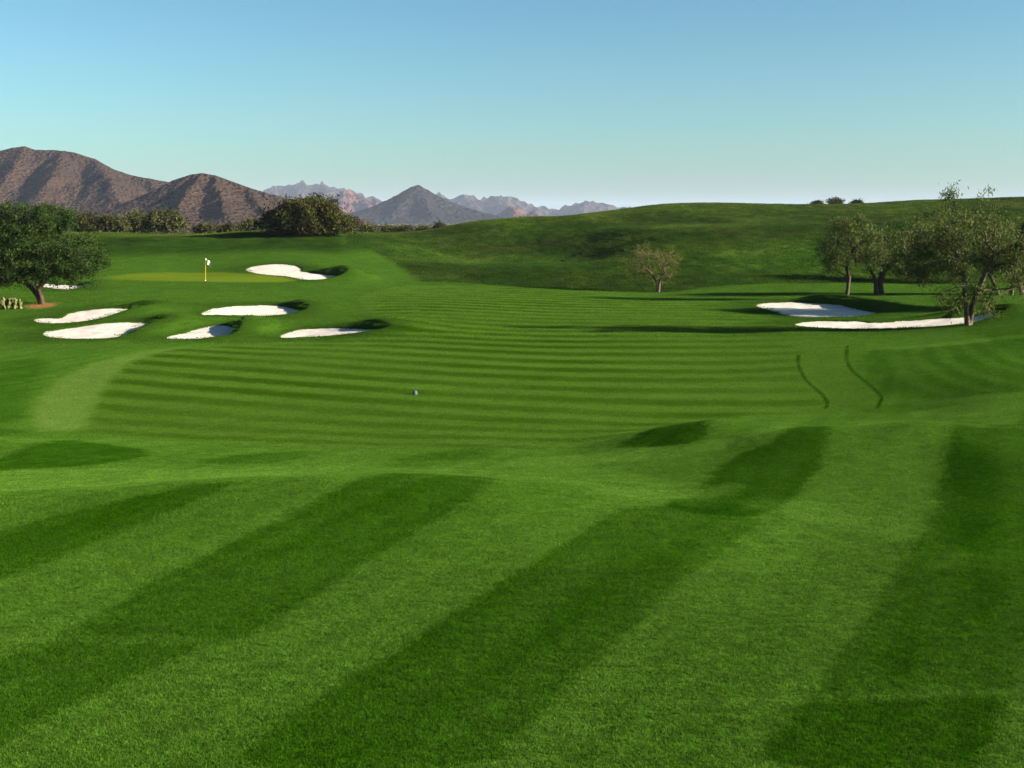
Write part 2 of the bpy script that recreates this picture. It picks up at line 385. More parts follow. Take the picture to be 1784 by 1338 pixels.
    dn = (0.5 + 0.5 * fbm(X / 40, Y / 80, 4, 91))[..., None]
    col = col * (1 - k) + (C_SANDY * (1 - 0.6 * dn) + np.array((0.10, 0.10, 0.05)) * 0.6 * dn) * k
    bh = 1.0 + 0.9 * rough - 0.45 * gr
    return z, np.clip(col * 0.405, 0.0003, 1), sdb, bh, rough, gr

# ------------------------------------------------------------------ materials
def new_mat(name):
    m = bpy.data.materials.new(name); m.use_nodes = True
    t = m.node_tree; t.nodes.clear()
    o = t.nodes.new('ShaderNodeOutputMaterial')
    return m, t, o
def N(t, typ, **kw):
    n = t.nodes.new(typ)
    for k, v in kw.items():
        if k in n.inputs: n.inputs[k].default_value = v
        else: setattr(n, k, v)
    return n
def mixc(t, a, b, fac, blend='MIX'):
    n = t.nodes.new('ShaderNodeMix'); n.data_type = 'RGBA'; n.blend_type = blend
    for sock, val in ((n.inputs[6], a), (n.inputs[7], b), (n.inputs[0], fac)):
        if hasattr(val, 'links') or isinstance(val, bpy.types.NodeSocket): t.links.new(val, sock)
        elif isinstance(val, (int, float)): sock.default_value = val
        else: sock.default_value = (*val, 1) if len(val) == 3 else val
    return n.outputs[2]
def ramp(t, fac, stops):
    n = t.nodes.new('ShaderNodeValToRGB'); e = n.color_ramp.elements
    while len(e) < len(stops): e.new(0.5)
    for s, (p, c) in zip(e, stops): s.position = p; s.color = (*c, 1) if len(c) == 3 else c
    t.links.new(fac, n.inputs[0]); return n.outputs[0]
def tex(t, scale, detail=4, coord=None, rough=0.55):
    n = N(t, 'ShaderNodeTexNoise', Scale=scale, Detail=detail, Roughness=rough)
    if coord is not None: t.links.new(coord, n.inputs['Vector'])
    return n.outputs[0]

def ground_material():
    m, t, o = new_mat('turf_ground')
    g = t.nodes.new('ShaderNodeNewGeometry')
    a = N(t, 'ShaderNodeAttribute', attribute_name='tcol')
    n1 = tex(t, 9.0, 5, g.outputs['Position'], 0.7)
    r = ramp(t, n1, [(0.25, (0.55, 0.55, 0.5)), (0.75, (1.3, 1.3, 1.25))])
    c = mixc(t, a.outputs['Color'], r, 1.0, 'MULTIPLY')
    b = N(t, 'ShaderNodeBsdfPrincipled', Roughness=0.9)
    b.inputs['Specular IOR Level'].default_value = 0.0
    t.links.new(c, b.inputs['Base Color'])
    bp = N(t, 'ShaderNodeBump', Strength=0.6, Distance=0.04)
    t.links.new(tex(t, 22.0, 4, g.outputs['Position'], 0.7), bp.inputs['Height']); t.links.new(bp.outputs[0], b.inputs['Normal'])
    t.links.new(b.outputs[0], o.inputs[0])
    return m
def blade_material(name):
    m, t, o = new_mat(name)
    a = N(t, 'ShaderNodeAttribute', attribute_name='tcol'); a.attribute_type = 'INSTANCER'
    g = t.nodes.new('ShaderNodeNewGeometry')
    r = ramp(t, g.outputs['Random Per Island'], [(0.0, (0.62, 0.68, 0.5)), (0.55, (1.0, 1.0, 1.0)), (0.93, (1.25, 1.2, 1.3)), (1.0, (1.7, 1.4, 1.9))])
    c = mixc(t, a.outputs['Color'], r, 1.0, 'MULTIPLY')
    r3 = ramp(t, tex(t, 21.0, 2, g.outputs['Position'], 0.6), [(0.32, (0.50, 0.55, 0.42)), (0.5, (1, 1, 1)), (0.70, (1.55, 1.42, 1.6))])
    c = mixc(t, c, r3, 1.0, 'MULTIPLY')
    r4 = ramp(t, tex(t, 5.0, 2, g.outputs['Position'], 0.6), [(0.3, (0.80, 0.82, 0.78)), (0.7, (1.2, 1.17, 1.2))])
    c = mixc(t, c, r4, 1.0, 'MULTIPLY')
    d = N(t, 'ShaderNodeBsdfPrincipled', Roughness=0.7)
    d.inputs['Specular IOR Level'].default_value = 0.03
    t.links.new(c, d.inputs['Base Color'])
    tr = N(t, 'ShaderNodeBsdfTranslucent'); t.links.new(c, tr.inputs[0])
    mx = N(t, 'ShaderNodeMixShader'); mx.inputs[0].default_value = 0.35
    t.links.new(d.outputs[0], mx.inputs[1]); t.links.new(tr.outputs[0], mx.inputs[2]); t.links.new(mx.outputs[0], o.inputs[0])
    return m
def sand_material():
    m, t, o = new_mat('white_sand')
    g = t.nodes.new('ShaderNodeNewGeometry')
    r = ramp(t, tex(t, 1.1, 5, g.outputs['Position'], 0.65), [(0.3, (0.33, 0.295, 0.265)), (0.6, (0.41, 0.375, 0.34))])
    b = N(t, 'ShaderNodeBsdfPrincipled', Roughness=0.95); b.inputs['Specular IOR Level'].default_value = 0.1
    t.links.new(r, b.inputs['Base Color'])
    bp = N(t, 'ShaderNodeBump', Strength=0.5, Distance=0.05)
    t.links.new(tex(t, 6.0, 4, g.outputs['Position'], 0.6), bp.inputs['Height']); t.links.new(bp.outputs[0], b.inputs['Normal'])
    t.links.new(b.outputs[0], o.inputs[0])
    return m
def leaf_material(name, c0, c1, transl=0.22, scale=1.2):
    m, t, o = new_mat(name)
    g = t.nodes.new('ShaderNodeNewGeometry')
    n1 = tex(t, scale, 3, g.outputs['Position'])
    r = ramp(t, n1, [(0.3, tuple(0.71 * q for q in c0)), (0.7, tuple(0.71 * q for q in c1))])
    r2 = ramp(t, g.outputs['Random Per Island'], [(0.0, (0.45, 0.47, 0.42)), (1.0, (1.5, 1.45, 1.3))])
    c = mixc(t, r, r2, 1.0, 'MULTIPLY')
    d = N(t, 'ShaderNodeBsdfPrincipled', Roughness=0.75); d.inputs['Specular IOR Level'].default_value = 0.06
    t.links.new(c, d.inputs['Base Color'])
    tr = N(t, 'ShaderNodeBsdfTranslucent'); t.links.new(c, tr.inputs[0])
    mx = N(t, 'ShaderNodeMixShader'); mx.inputs[0].default_value = transl
    t.links.new(d.outputs[0], mx.inputs[1]); t.links.new(tr.outputs[0], mx.inputs[2]); t.links.new(mx.outputs[0], o.inputs[0])
    return m
def plain_material(name, c0, c1, scale=6.0, rough=0.85, bump=0.4, dist=0.02):
    m, t, o = new_mat(name)
    tc = t.nodes.new('ShaderNodeTexCoord')
    n1 = tex(t, scale, 5, tc.outputs['Object'], 0.65)
    r = ramp(t, n1, [(0.3, tuple(0.75 * q for q in c0)), (0.7, tuple(0.75 * q for q in c1))])
    b = N(t, 'ShaderNodeBsdfPrincipled', Roughness=rough); b.inputs['Specular IOR Level'].default_value = 0.2
    t.links.new(r, b.inputs['Base Color'])
    bp = N(t, 'ShaderNodeBump', Strength=bump, Distance=dist)
    t.links.new(n1, bp.inputs['Height']); t.links.new(bp.outputs[0], b.inputs['Normal'])
    t.links.new(b.outputs[0], o.inputs[0])
    return m
M_GROUND = ground_material(); M_BLADE = blade_material('grass_blade'); M_SAND = sand_material()

# ------------------------------------------------------------------ the ground sheet
ys = [-40, -25, -12, -4, 0, 3, 5, 6.4]
y = 7.2
while y < 300:
    ys.append(y)
    st_ = min(max(y * y / (1234 * 4.2) * 1.3, 0.035), 0.24)
    if y > 136: st_ = 0.24 + (y - 136) * 0.006
    y += st_
while y < 15000: ys.append(y); y *= 1.16
ys = np.array(ys)
an = np.linspace(-0.5, 0.5, 641)
ex = 0.5 + np.cumsum(np.linspace(0.003, 0.09, 24))
an = np.r_[-ex[::-1], an, ex]
GY, GA = np.meshgrid(ys, an, indexing='ij')
GX = GA * np.maximum(GY, 14.0)
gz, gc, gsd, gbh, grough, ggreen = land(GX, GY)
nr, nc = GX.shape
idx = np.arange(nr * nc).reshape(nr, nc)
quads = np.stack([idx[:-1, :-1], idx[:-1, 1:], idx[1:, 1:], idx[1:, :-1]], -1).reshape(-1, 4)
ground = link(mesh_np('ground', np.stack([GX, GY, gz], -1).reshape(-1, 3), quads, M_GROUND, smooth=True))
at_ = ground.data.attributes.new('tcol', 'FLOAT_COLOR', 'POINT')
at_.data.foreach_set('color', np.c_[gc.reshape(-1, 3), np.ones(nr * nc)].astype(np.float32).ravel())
tag(ground, kind='structure', label='rolling green golf course ground with mown stripes')

def ground_h(x, y):
    return float(land(np.array([[x]], float), np.array([[y]], float))[0][0, 0])

# ------------------------------------------------------------------ sand
for w, lip, lab in bunkers:
    x0, y0 = w.min(0) - 0.4; x1, y1 = w.max(0) + 0.4
    nx = int((x1 - x0) / 0.12) + 2; ny = int((y1 - y0) / 0.12) + 2
    X, Y = np.meshgrid(np.linspace(x0, x1, nx), np.linspace(y0, y1, ny), indexing='ij')
    sd, _, _ = sdpoly(X, Y, w)
    Z = base_z(X, Y) - 0.05 + 0.05 * fbm(X / 1.5, Y / 1.5, 3, 21) + 0.02 * fbm(X * 3, Y * 3, 2, 22)
    keep = sd < 0.12
    id_ = -np.ones(X.shape, int); id_[keep] = np.arange(keep.sum())
    q = np.stack([id_[:-1, :-1], id_[1:, :-1], id_[1:, 1:], id_[:-1, 1:]], -1).reshape(-1, 4)
    q = q[(q >= 0).all(1)]
    o = link(mesh_np('sand_bunker', np.stack([X[keep], Y[keep], Z[keep]], -1), q, M_SAND, smooth=True))
    tag(o, lab, 'bunker', 'white sand bunkers of the golf hole')
# ------------------------------------------------------------------ mountains
def mountain_material(name, c0, c1, cs, scale, speck, thr=0.55):
    m, t, o = new_mat(name)
    g = t.nodes.new('ShaderNodeNewGeometry')
    n1 = tex(t, scale, 6, g.outputs['Position'], 0.65)
    c0, c1, cs = [tuple(0.71 * q for q in cc_) for cc_ in (c0, c1, cs)]
    r = ramp(t, n1, [(0.3, c0), (0.7, c1)])
    v = N(t, 'ShaderNodeTexVoronoi', Scale=speck); t.links.new(g.outputs['Position'], v.inputs['Vector'])
    n2 = tex(t, speck * 0.35, 3, g.outputs['Position'], 0.6)
    ad = N(t, 'ShaderNodeMath', operation='ADD'); t.links.new(v.outputs['Distance'], ad.inputs[0]); t.links.new(n2, ad.inputs[1])
    k = ramp(t, ad.outputs[0], [(thr, (1, 1, 1)), (min(thr + 0.22, 1), (0, 0, 0))])
    c = mixc(t, r, cs, k)
    b = N(t, 'ShaderNodeBsdfPrincipled', Roughness=0.95); b.inputs['Specular IOR Level'].default_value = 0.05
    t.links.new(c, b.inputs['Base Color'])
    bp = N(t, 'ShaderNodeBump', Strength=0.8, Distance=1.2 / speck)
    t.links.new(ad.outputs[0], bp.inputs['Height']); t.links.new(bp.outputs[0], b.inputs['Normal'])
    t.links.new(b.outputs[0], o.inputs[0])
    return m

def mountain(name, D, ridge, spurs, slope, mat, label, res, depth, rough=0.08, warp=0.5, seed=0, base=-7.5, fs=1.0, gully=0.1):
    """a heightfield built from a crest line (photo pixels at distance D) and spurs (u, v, distance offset)"""
    segs = []
    def W3(u, v, d): return np.array(((u - U0) / F * d, d, (V0 - v) / F * d))
    cr = [W3(u, v, D) for u, v in ridge]
    for a, b in zip(cr[:-1], cr[1:]): segs.append((a, b, slope))
    for sp in spurs:
        q = [W3(u, v, D + off) for u, v, off in sp]
        for a, b in zip(q[:-1], q[1:]): segs.append((a, b, slope * 0.95))
    xs = [p[0] for p in cr]
    h = max(p[2] for p in cr) - base
    x0, x1 = min(xs) - 0.15 * h, max(xs) + 0.15 * h
    nx = int((x1 - x0) / res) + 2; ny = int(2 * depth / res) + 2
    X, Y = np.meshgrid(np.linspace(x0, x1, nx), np.linspace(D - depth, D + depth * 0.7, ny), indexing='ij')
    L = h * fs
    wx = X + warp * 0.22 * L * fbm(X / L * 1.6, Y / L * 1.6, 4, seed + 3); wy = Y + warp * 0.35 * L * fbm(X / L * 1.6 + 40, Y / L * 1.6, 4, seed + 4)
    crest_w = ss(0.0, 0.5 * L, np.abs(Y - D))
    wx = X + (wx - X) * crest_w; wy = Y + (wy - Y) * crest_w
    Z = np.full(X.shape, base - 3.0)
    for a, b, s in segs:
        ex, ey = b[0] - a[0], b[1] - a[1]
        t = np.clip(((wx - a[0]) * ex + (wy - a[1]) * ey) / (ex * ex + ey * ey + 1e-9), 0, 1)
        d = np.hypot(wx - a[0] - t * ex, wy - a[1] - t * ey)
        zz = a[2] + t * (b[2] - a[2]); hh = np.maximum(zz - base, 0.01)
        q = s * d / hh
        Z = np.maximum(Z, base + hh * np.where(q < 1.6, np.exp(-q * 1.25 - 0.25 * q * q) , 0) * 1.0 - ss(0.9, 1.9, q) * 3)
    hgt = ss(0, 0.35 * h, Z - base)
    rid = 1 - np.abs(fbm(X / L * 5, Y / L * 2.6, 4, seed + 7)) * 2
    Z = Z + hgt * (rough * h * 0.35 * fbm(X / L * 9, Y / L * 9, 4, seed + 9) + gully * h * (rid - 0.6) * crest_w)
    Z = np.where(Z < base + 0.5, base - 2, Z)
    i = np.arange(nx * ny).reshape(nx, ny)
    q = np.stack([i[:-1, :-1], i[1:, :-1], i[1:, 1:], i[:-1, 1:]], -1).reshape(-1, 4)
    o = link(mesh_np(name, np.stack([X, Y, Z], -1).reshape(-1, 3), q, mat, smooth=True))
    return tag(o, label, kind='structure')

M_HILLA = mountain_material('brown_desert_hill', (0.024, 0.0145, 0.0105), (0.043, 0.025, 0.017), (0.009, 0.010, 0.007), 0.012, 0.24, 0.64)
M_CONE = mountain_material('grey_brown_rock', (0.008, 0.008, 0.009), (0.017, 0.014, 0.013), (0.004, 0.005, 0.006), 0.006, 0.07, 0.55)
M_FAR = mountain_material('pale_far_rock', (0.018, 0.014, 0.013), (0.042, 0.028, 0.022), (0.009, 0.009, 0.009), 0.0016, 0.02, 0.5)
M_RED = mountain_material('red_rock', (0.045, 0.020, 0.015), (0.085, 0.038, 0.027), (0.012, 0.009, 0.008), 0.004, 0.03, 0.5)
mountain('mountain', 1500, [(-420,330),(-250,290),(-120,268),(-40,262),(0,262),(20,257),(42,254),(60,260),(100,261),(130,265),(165,276),(200,295),(230,305),(262,311),(300,318),(350,332),(420,352),(520,380)],
  [[(42,254,0),(20,300,-90),(-20,340,-190),(-60,372,-260)], [(110,261,0),(95,300,-110),(70,340,-200),(45,366,-260)], [(165,276,0),(190,310,-120),(205,345,-200),(215,372,-250)], [(-60,262,0),(-90,310,-120),(-130,360,-220)], [(262,311,0),(275,345,-80)]],
  0.50, M_HILLA, 'broad brown desert hill at the left edge with dark speckled scrub', 3.2, 420, seed=100, gully=0.03, warp=0.16, rough=0.02)
mountain('mountain', 1150, [(180,390),(235,352),(280,326),(300,314),(330,304),(352,301),(375,305),(400,314),(430,325),(465,336),(500,345),(560,362),(640,384)],
  [[(352,301,0),(330,330,-60),(310,362,-130)], [(375,305,0),(385,340,-80),(395,372,-150)], [(430,325,0),(450,352,-60),(470,375,-110)]],
  0.50, M_HILLA, 'lower rounded brown hill in front of the broad hill', 2.2, 240, seed=140, gully=0.03, warp=0.16, rough=0.02)
mountain('mountain', 3400, [(560,384),(610,376),(636,368),(660,355),(690,340),(710,329),(722,323),(729,321),(735,325),(742,331),(760,343),(785,357),(810,369),(840,378),(900,384)],
  [[(729,321,0),(740,350,-130),(752,372,-260)], [(729,321,0),(700,352,-120),(684,372,-240)]],
  0.55, M_CONE, 'pointed conical grey mountain in the middle distance', 6.0, 560, seed=180, gully=0.06)
mountain('mountain', 4300, [(840,386),(870,372),(882,363),(892,359),(902,363),(912,368),(920,373),(926,368),(932,366),(938,372),(950,381),(970,386)],
  [[(892,359,0),(896,372,-90)]], 0.8, M_RED, 'small rugged reddish butte right of the conical mountain', 5.0, 300, seed=220, rough=0.35, gully=0.25)
mountain('mountain', 5200, [(540,372),(570,352),(590,338),(604,330),(614,334),(626,341),(636,346),(648,350),(660,353),(690,368),(740,382)],
  [[(604,330,0),(596,352,-200),(590,372,-400)], [(626,341,0),(640,362,-200)]], 0.8, M_RED, 'rugged pink rock ridge between the big shrub and conical mountain', 9.0, 700, seed=260, rough=0.4, gully=0.32)
mountain('mountain', 7000, [(380,370),(420,345),(455,331),(480,325),(500,321),(512,319),(525,316),(538,318),(546,324),(556,320),(566,322),(580,329),(592,327),(602,330),(625,338),(655,345),(690,358),(760,378)],
  [[(525,316,0),(520,340,-600)], [(560,321,0),(575,345,-600)], [(480,325,0),(470,350,-500)]], 0.8, M_FAR, 'hazy blue jagged range behind the big round shrub', 20, 1500, seed=300, rough=0.4, gully=0.32)
mountain('mountain', 6500, [(690,372),(720,350),(745,340),(765,337),(785,343),(800,341),(815,338),(835,345),(850,343),(868,341),(892,343),(910,349),(930,357),(950,360),(970,362),(985,359),(1003,353),(1022,350),(1040,352),(1060,357),(1100,364),(1180,380)],
  [[(810,339,0),(820,360,-500)], [(868,341,0),(885,365,-600)], [(765,337,0),(755,360,-500)], [(1022,350,0),(1015,372,-500)]], 0.75, M_FAR, 'hazy blue ragged range running behind the green hill', 18, 1500, seed=340, rough=0.4, gully=0.32)

# ------------------------------------------------------------------ grass: instanced tufts of blades
def tuft_object(name, n, size, h, w, lean, mat, seed, curl=0.0):
    r = np.random.default_rng(seed)
    x = r.uniform(-size / 2, size / 2, n); y = r.uniform(-size / 2, size / 2, n)
    th = r.uniform(0, 2 * np.pi, n); hh = h * r.uniform(0.55, 1.2, n); ww = w * r.uniform(0.7, 1.3, n)
    ph = r.uniform(0, 2 * np.pi, n); ln = hh * lean * r.uniform(0.2, 1.5, n)
    dx, dy = np.cos(th) * ww / 2, np.sin(th) * ww / 2
    z0 = np.full(n, -0.15 * h)
    a = np.stack([x - dx, y - dy, z0], -1); b = np.stack([x + dx, y + dy, z0], -1)
    c = np.stack([x + np.cos(ph) * ln, y + np.sin(ph) * ln, hh], -1)
    co = np.stack([a, b, c], 1).reshape(-1, 3)
    return mesh_np(name, co, np.arange(3 * n).reshape(-1, 3), mat)

def scatter(name, P, nrm, rot, scl, colr, variants, label):
    """one object: a cloud of points, each carrying a tuft"""
    n = len(P)
    me = bpy.data.meshes.new(name); me.vertices.add(n); me.vertices.foreach_set('co', P.astype(np.float32).ravel())
    # rotation: turn about z, then tilt to the ground's normal
    z = nrm / np.linalg.norm(nrm, axis=1, keepdims=True)
    xa = np.stack([np.cos(rot), np.sin(rot), np.zeros(n)], -1)
    xa = xa - z * (xa * z).sum(1, keepdims=True); xa /= np.linalg.norm(xa, axis=1, keepdims=True)
    ya = np.cross(z, xa)
    ey = np.arcsin(np.clip(-xa[:, 2], -1, 1)); exx = np.arctan2(ya[:, 2], z[:, 2]); ez = np.arctan2(xa[:, 1], xa[:, 0])
    def attr(nm, typ, key, arr):
        a = me.attributes.new(nm, typ, 'POINT'); a.data.foreach_set(key, np.ascontiguousarray(arr).ravel())
    attr('rot', 'FLOAT_VECTOR', 'vector', np.stack([exx, ey, ez], -1).astype(np.float32))
    attr('scl', 'FLOAT_VECTOR', 'vector', scl.astype(np.float32))
    attr('tcol', 'FLOAT_COLOR', 'color', np.c_[colr, np.ones(n)].astype(np.float32))
    attr('pick', 'INT', 'value', rng.integers(0, len(variants), n).astype(np.int32))
    o = link(bpy.data.objects.new(name, me))
    src = bpy.data.collections.new(name + '_source')
    for v in variants: src.objects.link(v)
    ng = bpy.data.node_groups.new(name, 'GeometryNodeTree')
    ng.interface.new_socket('Geometry', in_out='INPUT', socket_type='NodeSocketGeometry')
    ng.interface.new_socket('Geometry', in_out='OUTPUT', socket_type='NodeSocketGeometry')
    gi = ng.nodes.new('NodeGroupInput'); go = ng.nodes.new('NodeGroupOutput')
    ci = ng.nodes.new('GeometryNodeCollectionInfo'); ci.inputs['Collection'].default_value = src
    ci.inputs['Separate Children'].default_value = True; ci.inputs['Reset Children'].default_value = True
    ip = ng.nodes.new('GeometryNodeInstanceOnPoints'); ip.inputs['Pick Instance'].default_value = True
    def na(nm, typ):
        q = ng.nodes.new('GeometryNodeInputNamedAttribute'); q.data_type = typ; q.inputs['Name'].default_value = nm
        return q.outputs['Attribute']
    L = ng.links.new
    L(gi.outputs[0], ip.inputs['Points']); L(ci.outputs[0], ip.inputs['Instance'])
    L(na('pick', 'INT'), ip.inputs['Instance Index']); L(na('rot', 'FLOAT_VECTOR'), ip.inputs['Rotation']); L(na('scl', 'FLOAT_VECTOR'), ip.inputs['Scale'])
    L(ip.outputs[0], go.inputs[0])
    md = o.modifiers.new('tufts', 'NODES'); md.node_group = ng
    return tag(o, label, kind='stuff')

def field(y0, y1, sp, amax=0.46, jit=0.5):
    """jittered points over the wedge in view"""
    g = []
    yy = np.arange(y0, y1, sp)
    for y_ in yy:
        xx = np.arange(-amax * (y1 + 12), amax * (y1 + 12), sp)
        xx = xx[np.abs(xx) < amax * (y_ + 11.0)]
        g.append(np.stack([xx, np.full(len(xx), y_)], -1))
    g = np.concatenate(g)
    return g + rng.uniform(-jit, jit, g.shape) * sp

def turf(name, y0, y1, sp, variants, label, bright=1.0, hs=1.0, keep=None, amax=0.46, var=0.18):
    g = field(y0, y1, sp, amax)
    X, Y = g[:, 0], g[:, 1]
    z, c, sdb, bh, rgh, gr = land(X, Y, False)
    e = 0.25 * sp + 0.05
    zx = base_z(X + e, Y); zy = base_z(X, Y + e); zb = base_z(X, Y)
    nrm = np.stack([-(zx - zb) / e, -(zy - zb) / e, np.ones(len(X))], -1)
    k = (sdb > 0.05) & (gr < 0.5)
    for ln in CUTS: k &= sdline(X, Y, ln) > 0.2
    if keep is not None: k &= keep(X, Y, rgh, z)
    P = np.stack([X, Y, z], -1)[k]; n = len(P)
    v = (rng.uniform(1 - var, 1 + var, n) * bright)[:, None]
    s = np.stack([np.ones(n), np.ones(n), hs * bh[k] * rng.uniform(0.8, 1.2, n)], -1)
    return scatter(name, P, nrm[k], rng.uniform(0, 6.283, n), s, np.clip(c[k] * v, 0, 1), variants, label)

T0 = [tuft_object('blade_tuft', 210, 0.17, 0.019, 0.0040, 0.8, M_BLADE, i) for i in range(6)]
T1 = [tuft_object('blade_tuft', 300, 0.34, 0.020, 0.006, 0.8, M_BLADE, 10 + i) for i in range(6)]
T2 = [tuft_object('blade_tuft', 260, 0.65, 0.026, 0.012, 0.8, M_BLADE, 20 + i) for i in range(6)]
T3 = [tuft_object('blade_tuft', 120, 1.2, 0.05, 0.034, 0.8, M_BLADE, 30 + i) for i in range(6)]
T4 = [tuft_object('hill_tuft', 60, 1.0, 0.16, 0.06, 0.8, M_BLADE, 40 + i) for i in range(6)]
turf('mown_grass', 5.6, 16, 0.12, T0, 'short mown grass of the near foreground', BR := 1.25)
turf('mown_grass', 15.9, 34, 0.25, T1, 'short mown grass of the foreground mounds', BR)
turf('mown_grass', 33.8, 66, 0.48, T2, 'short mown grass of the striped fairway', BR, 0.8)
turf('mown_grass', 65.5, 186, 0.92, T3, 'short mown grass round the bunkers and far fairway', BR, 0.8, keep=lambda X, Y, r, z: r < 0.75, var=0.26)
turf('rough_grass', 108, 232, 0.85, T4, 'long tussocky grass covering the hill', 1.1, 0.6, keep=lambda X, Y, r, z: r > 0.7, var=0.28)

# ------------------------------------------------------------------ trees
def tube_mesh(edges, sides):
    """edges: (p0, p1, r0, r1)"""
    co = []; fa = []
    for p0, p1, r0, r1 in edges:
        p0 = np.asarray(p0, float); p1 = np.asarray(p1, float); d = p1 - p0; L = np.linalg.norm(d)
        if L < 1e-5: continue
        d /= L; ref = np.array((0, 0, 1.0)) if abs(d[2]) < 0.9 else np.array((1.0, 0, 0))
        u = np.cross(d, ref); u /= np.linalg.norm(u); v = np.cross(d, u)
        k = sides if r0 > 0.05 else 4 if r0 > 0.02 else 3
        # same ring count for all to keep quads simple
        k = sides; b = len(co)
        for i in range(k):
            an_ = 2 * math.pi * i / k; q = u * math.cos(an_) + v * math.sin(an_)
            co.append(p0 - d * r0 * 0.25 + q * r0)
        for i in range(k):
            an_ = 2 * math.pi * i / k; q = u * math.cos(an_) + v * math.sin(an_)
            co.append(p1 + q * r1)
        for i in range(k): fa.append((b + i, b + (i + 1) % k, b + k + (i + 1) % k, b + k + i))
    return np.array(co), np.array(fa)

def tree(name, label, loc, trunks, blobs, n_att, leaf, bark, leafmat, seed, r_trunk=0.16, twig=0.5, clump=0.35, droop=0.1, shell=0.45, cat='tree', group=None, bare=0.0):
    """trunks: polylines from the base; blobs: ellipsoids (x,y,z,rx,ry,rz) to fill; leaf: (count per clump, length, width)"""
    r = np.random.default_rng(seed)
    root = empty(name, loc); tag(root, label, cat, group)
    P = []; par = []; plen = []; fixed = {}
    def add(p, q):
        P.append(np.asarray(p, float)); par.append(q)
        plen.append(0 if q < 0 else plen[q] + np.linalg.norm(P[-1] - P[q])); return len(P) - 1
    for tr in trunks:
        prev = -1
        for i, p in enumerate(tr):
            prev = add(p, prev); fixed[prev] = i / max(len(tr) - 1, 1)
    start = len(P)
    A = []
    vol = np.array([b[3] * b[4] * b[5] for b in blobs]) ** 0.7; vol /= vol.sum()
    while len(A) < n_att:
        b = blobs[r.choice(len(blobs), p=vol)]
        d = r.normal(size=3); d /= np.linalg.norm(d)
        q = r.uniform(shell, 1.0) ** 0.6
        p = np.array(b[:3]) + d * q * np.array(b[3:6])
        if p[2] > 0.15: A.append(p)
    A = np.array(A)
    top = np.array([t[-1] for t in trunks])
    A = A[np.argsort(np.min(np.linalg.norm(A[:, None] - top[None], axis=2), axis=1))]
    ends = []
    lo = [max(0, i) for i in range(start) if fixed.get(i, 1) >= 0.5]
    for p in A:
        cand = np.array(lo + list(range(start, len(P))))
        C = np.array([P[i] for i in cand]); d = np.linalg.norm(C - p, axis=1)
        cost = d + 0.22 * np.array([plen[i] for i in cand]) + 0.5 * np.maximum(C[:, 2] - p[2], 0)
        j = int(cand[np.argmin(cost)]); L = np.linalg.norm(P[j] - p)
        ns = max(1, int(L / twig)); prev = j
        mid = r.normal(size=3) * 0.12 * L + np.array((0, 0, 0.08 * L))
        for s in range(1, ns + 1):
            t = s / ns
            q = P[j] * (1 - t) + p * t + mid * 4 * t * (1 - t) * 0.5
            prev = add(q, prev)
        ends.append(prev)
    cnt = np.zeros(len(P))
    for e in ends:
        k = e
        while k >= 0: cnt[k] += 1; k = par[k]
    tot = max(cnt.max(), 1)
    rad = np.maximum(0.012, r_trunk * (np.maximum(cnt, 1) / tot) ** 0.48)
    for i, t in fixed.items():
        rad[i] = max(rad[i], r_trunk * (1.0 - 0.45 * t) / (1.0 if len(trunks) == 1 else 1.25))
        if par[i] < 0: rad[i] *= 1.35
    edges = [(P[par[i]], P[i], min(rad[par[i]], rad[i] * 1.6), rad[i]) for i in range(len(P)) if par[i] >= 0]
    # fine twigs sticking out of the crown
    for e in ends:
        for _ in range(2):
            d = P[e] - P[par[e]]; d = d / (np.linalg.norm(d) + 1e-6) + r.normal(size=3) * 0.6 + np.array((0, 0, -droop))
            edges.append((P[e], P[e] + d * clump * r.uniform(0.6, 1.4), 0.011, 0.004))
    co, fa = tube_mesh(edges, 6)
    tk = link(mesh_np('trunk', co, fa, bark, root, smooth=True))
    nl, ll, lw = leaf
    ctr = []
    for e in ends:
        if r.random() < bare: continue
        n = int(nl * r.uniform(0.5, 1.5))
        c = P[e] + r.normal(size=(n, 3)) * clump * np.array((1, 1, 0.75)) * r.uniform(0.7, 1.2)
        c[:, 2] -= droop * clump
        ctr.append(c)
        # leaves along the twig as well
        k = par[e]
        if k >= start:
            n2 = n // 2
            c = P[k] + r.normal(size=(n2, 3)) * clump * 0.8; ctr.append(c)
    c = np.concatenate(ctr); c = c[c[:, 2] > 0.08]; n = len(c)
    d1 = r.normal(size=(n, 3)); d1[:, 2] -= droop * 2; d1 /= np.linalg.norm(d1, axis=1, keepdims=True)
    d2 = np.cross(d1, r.normal(size=(n, 3))); d2 /= np.linalg.norm(d2, axis=1, keepdims=True)
    l = (ll * r.uniform(0.6, 1.3, n))[:, None]; w_ = (lw * r.uniform(0.6, 1.3, n))[:, None]
    co = np.stack([c - d1 * l * .5, c + d2 * w_ * .5, c + d1 * l * .5, c - d2 * w_ * .5], 1).reshape(-1, 3)
    link(mesh_np('crown', co, np.arange(4 * n).reshape(-1, 4), leafmat, root))
    return root

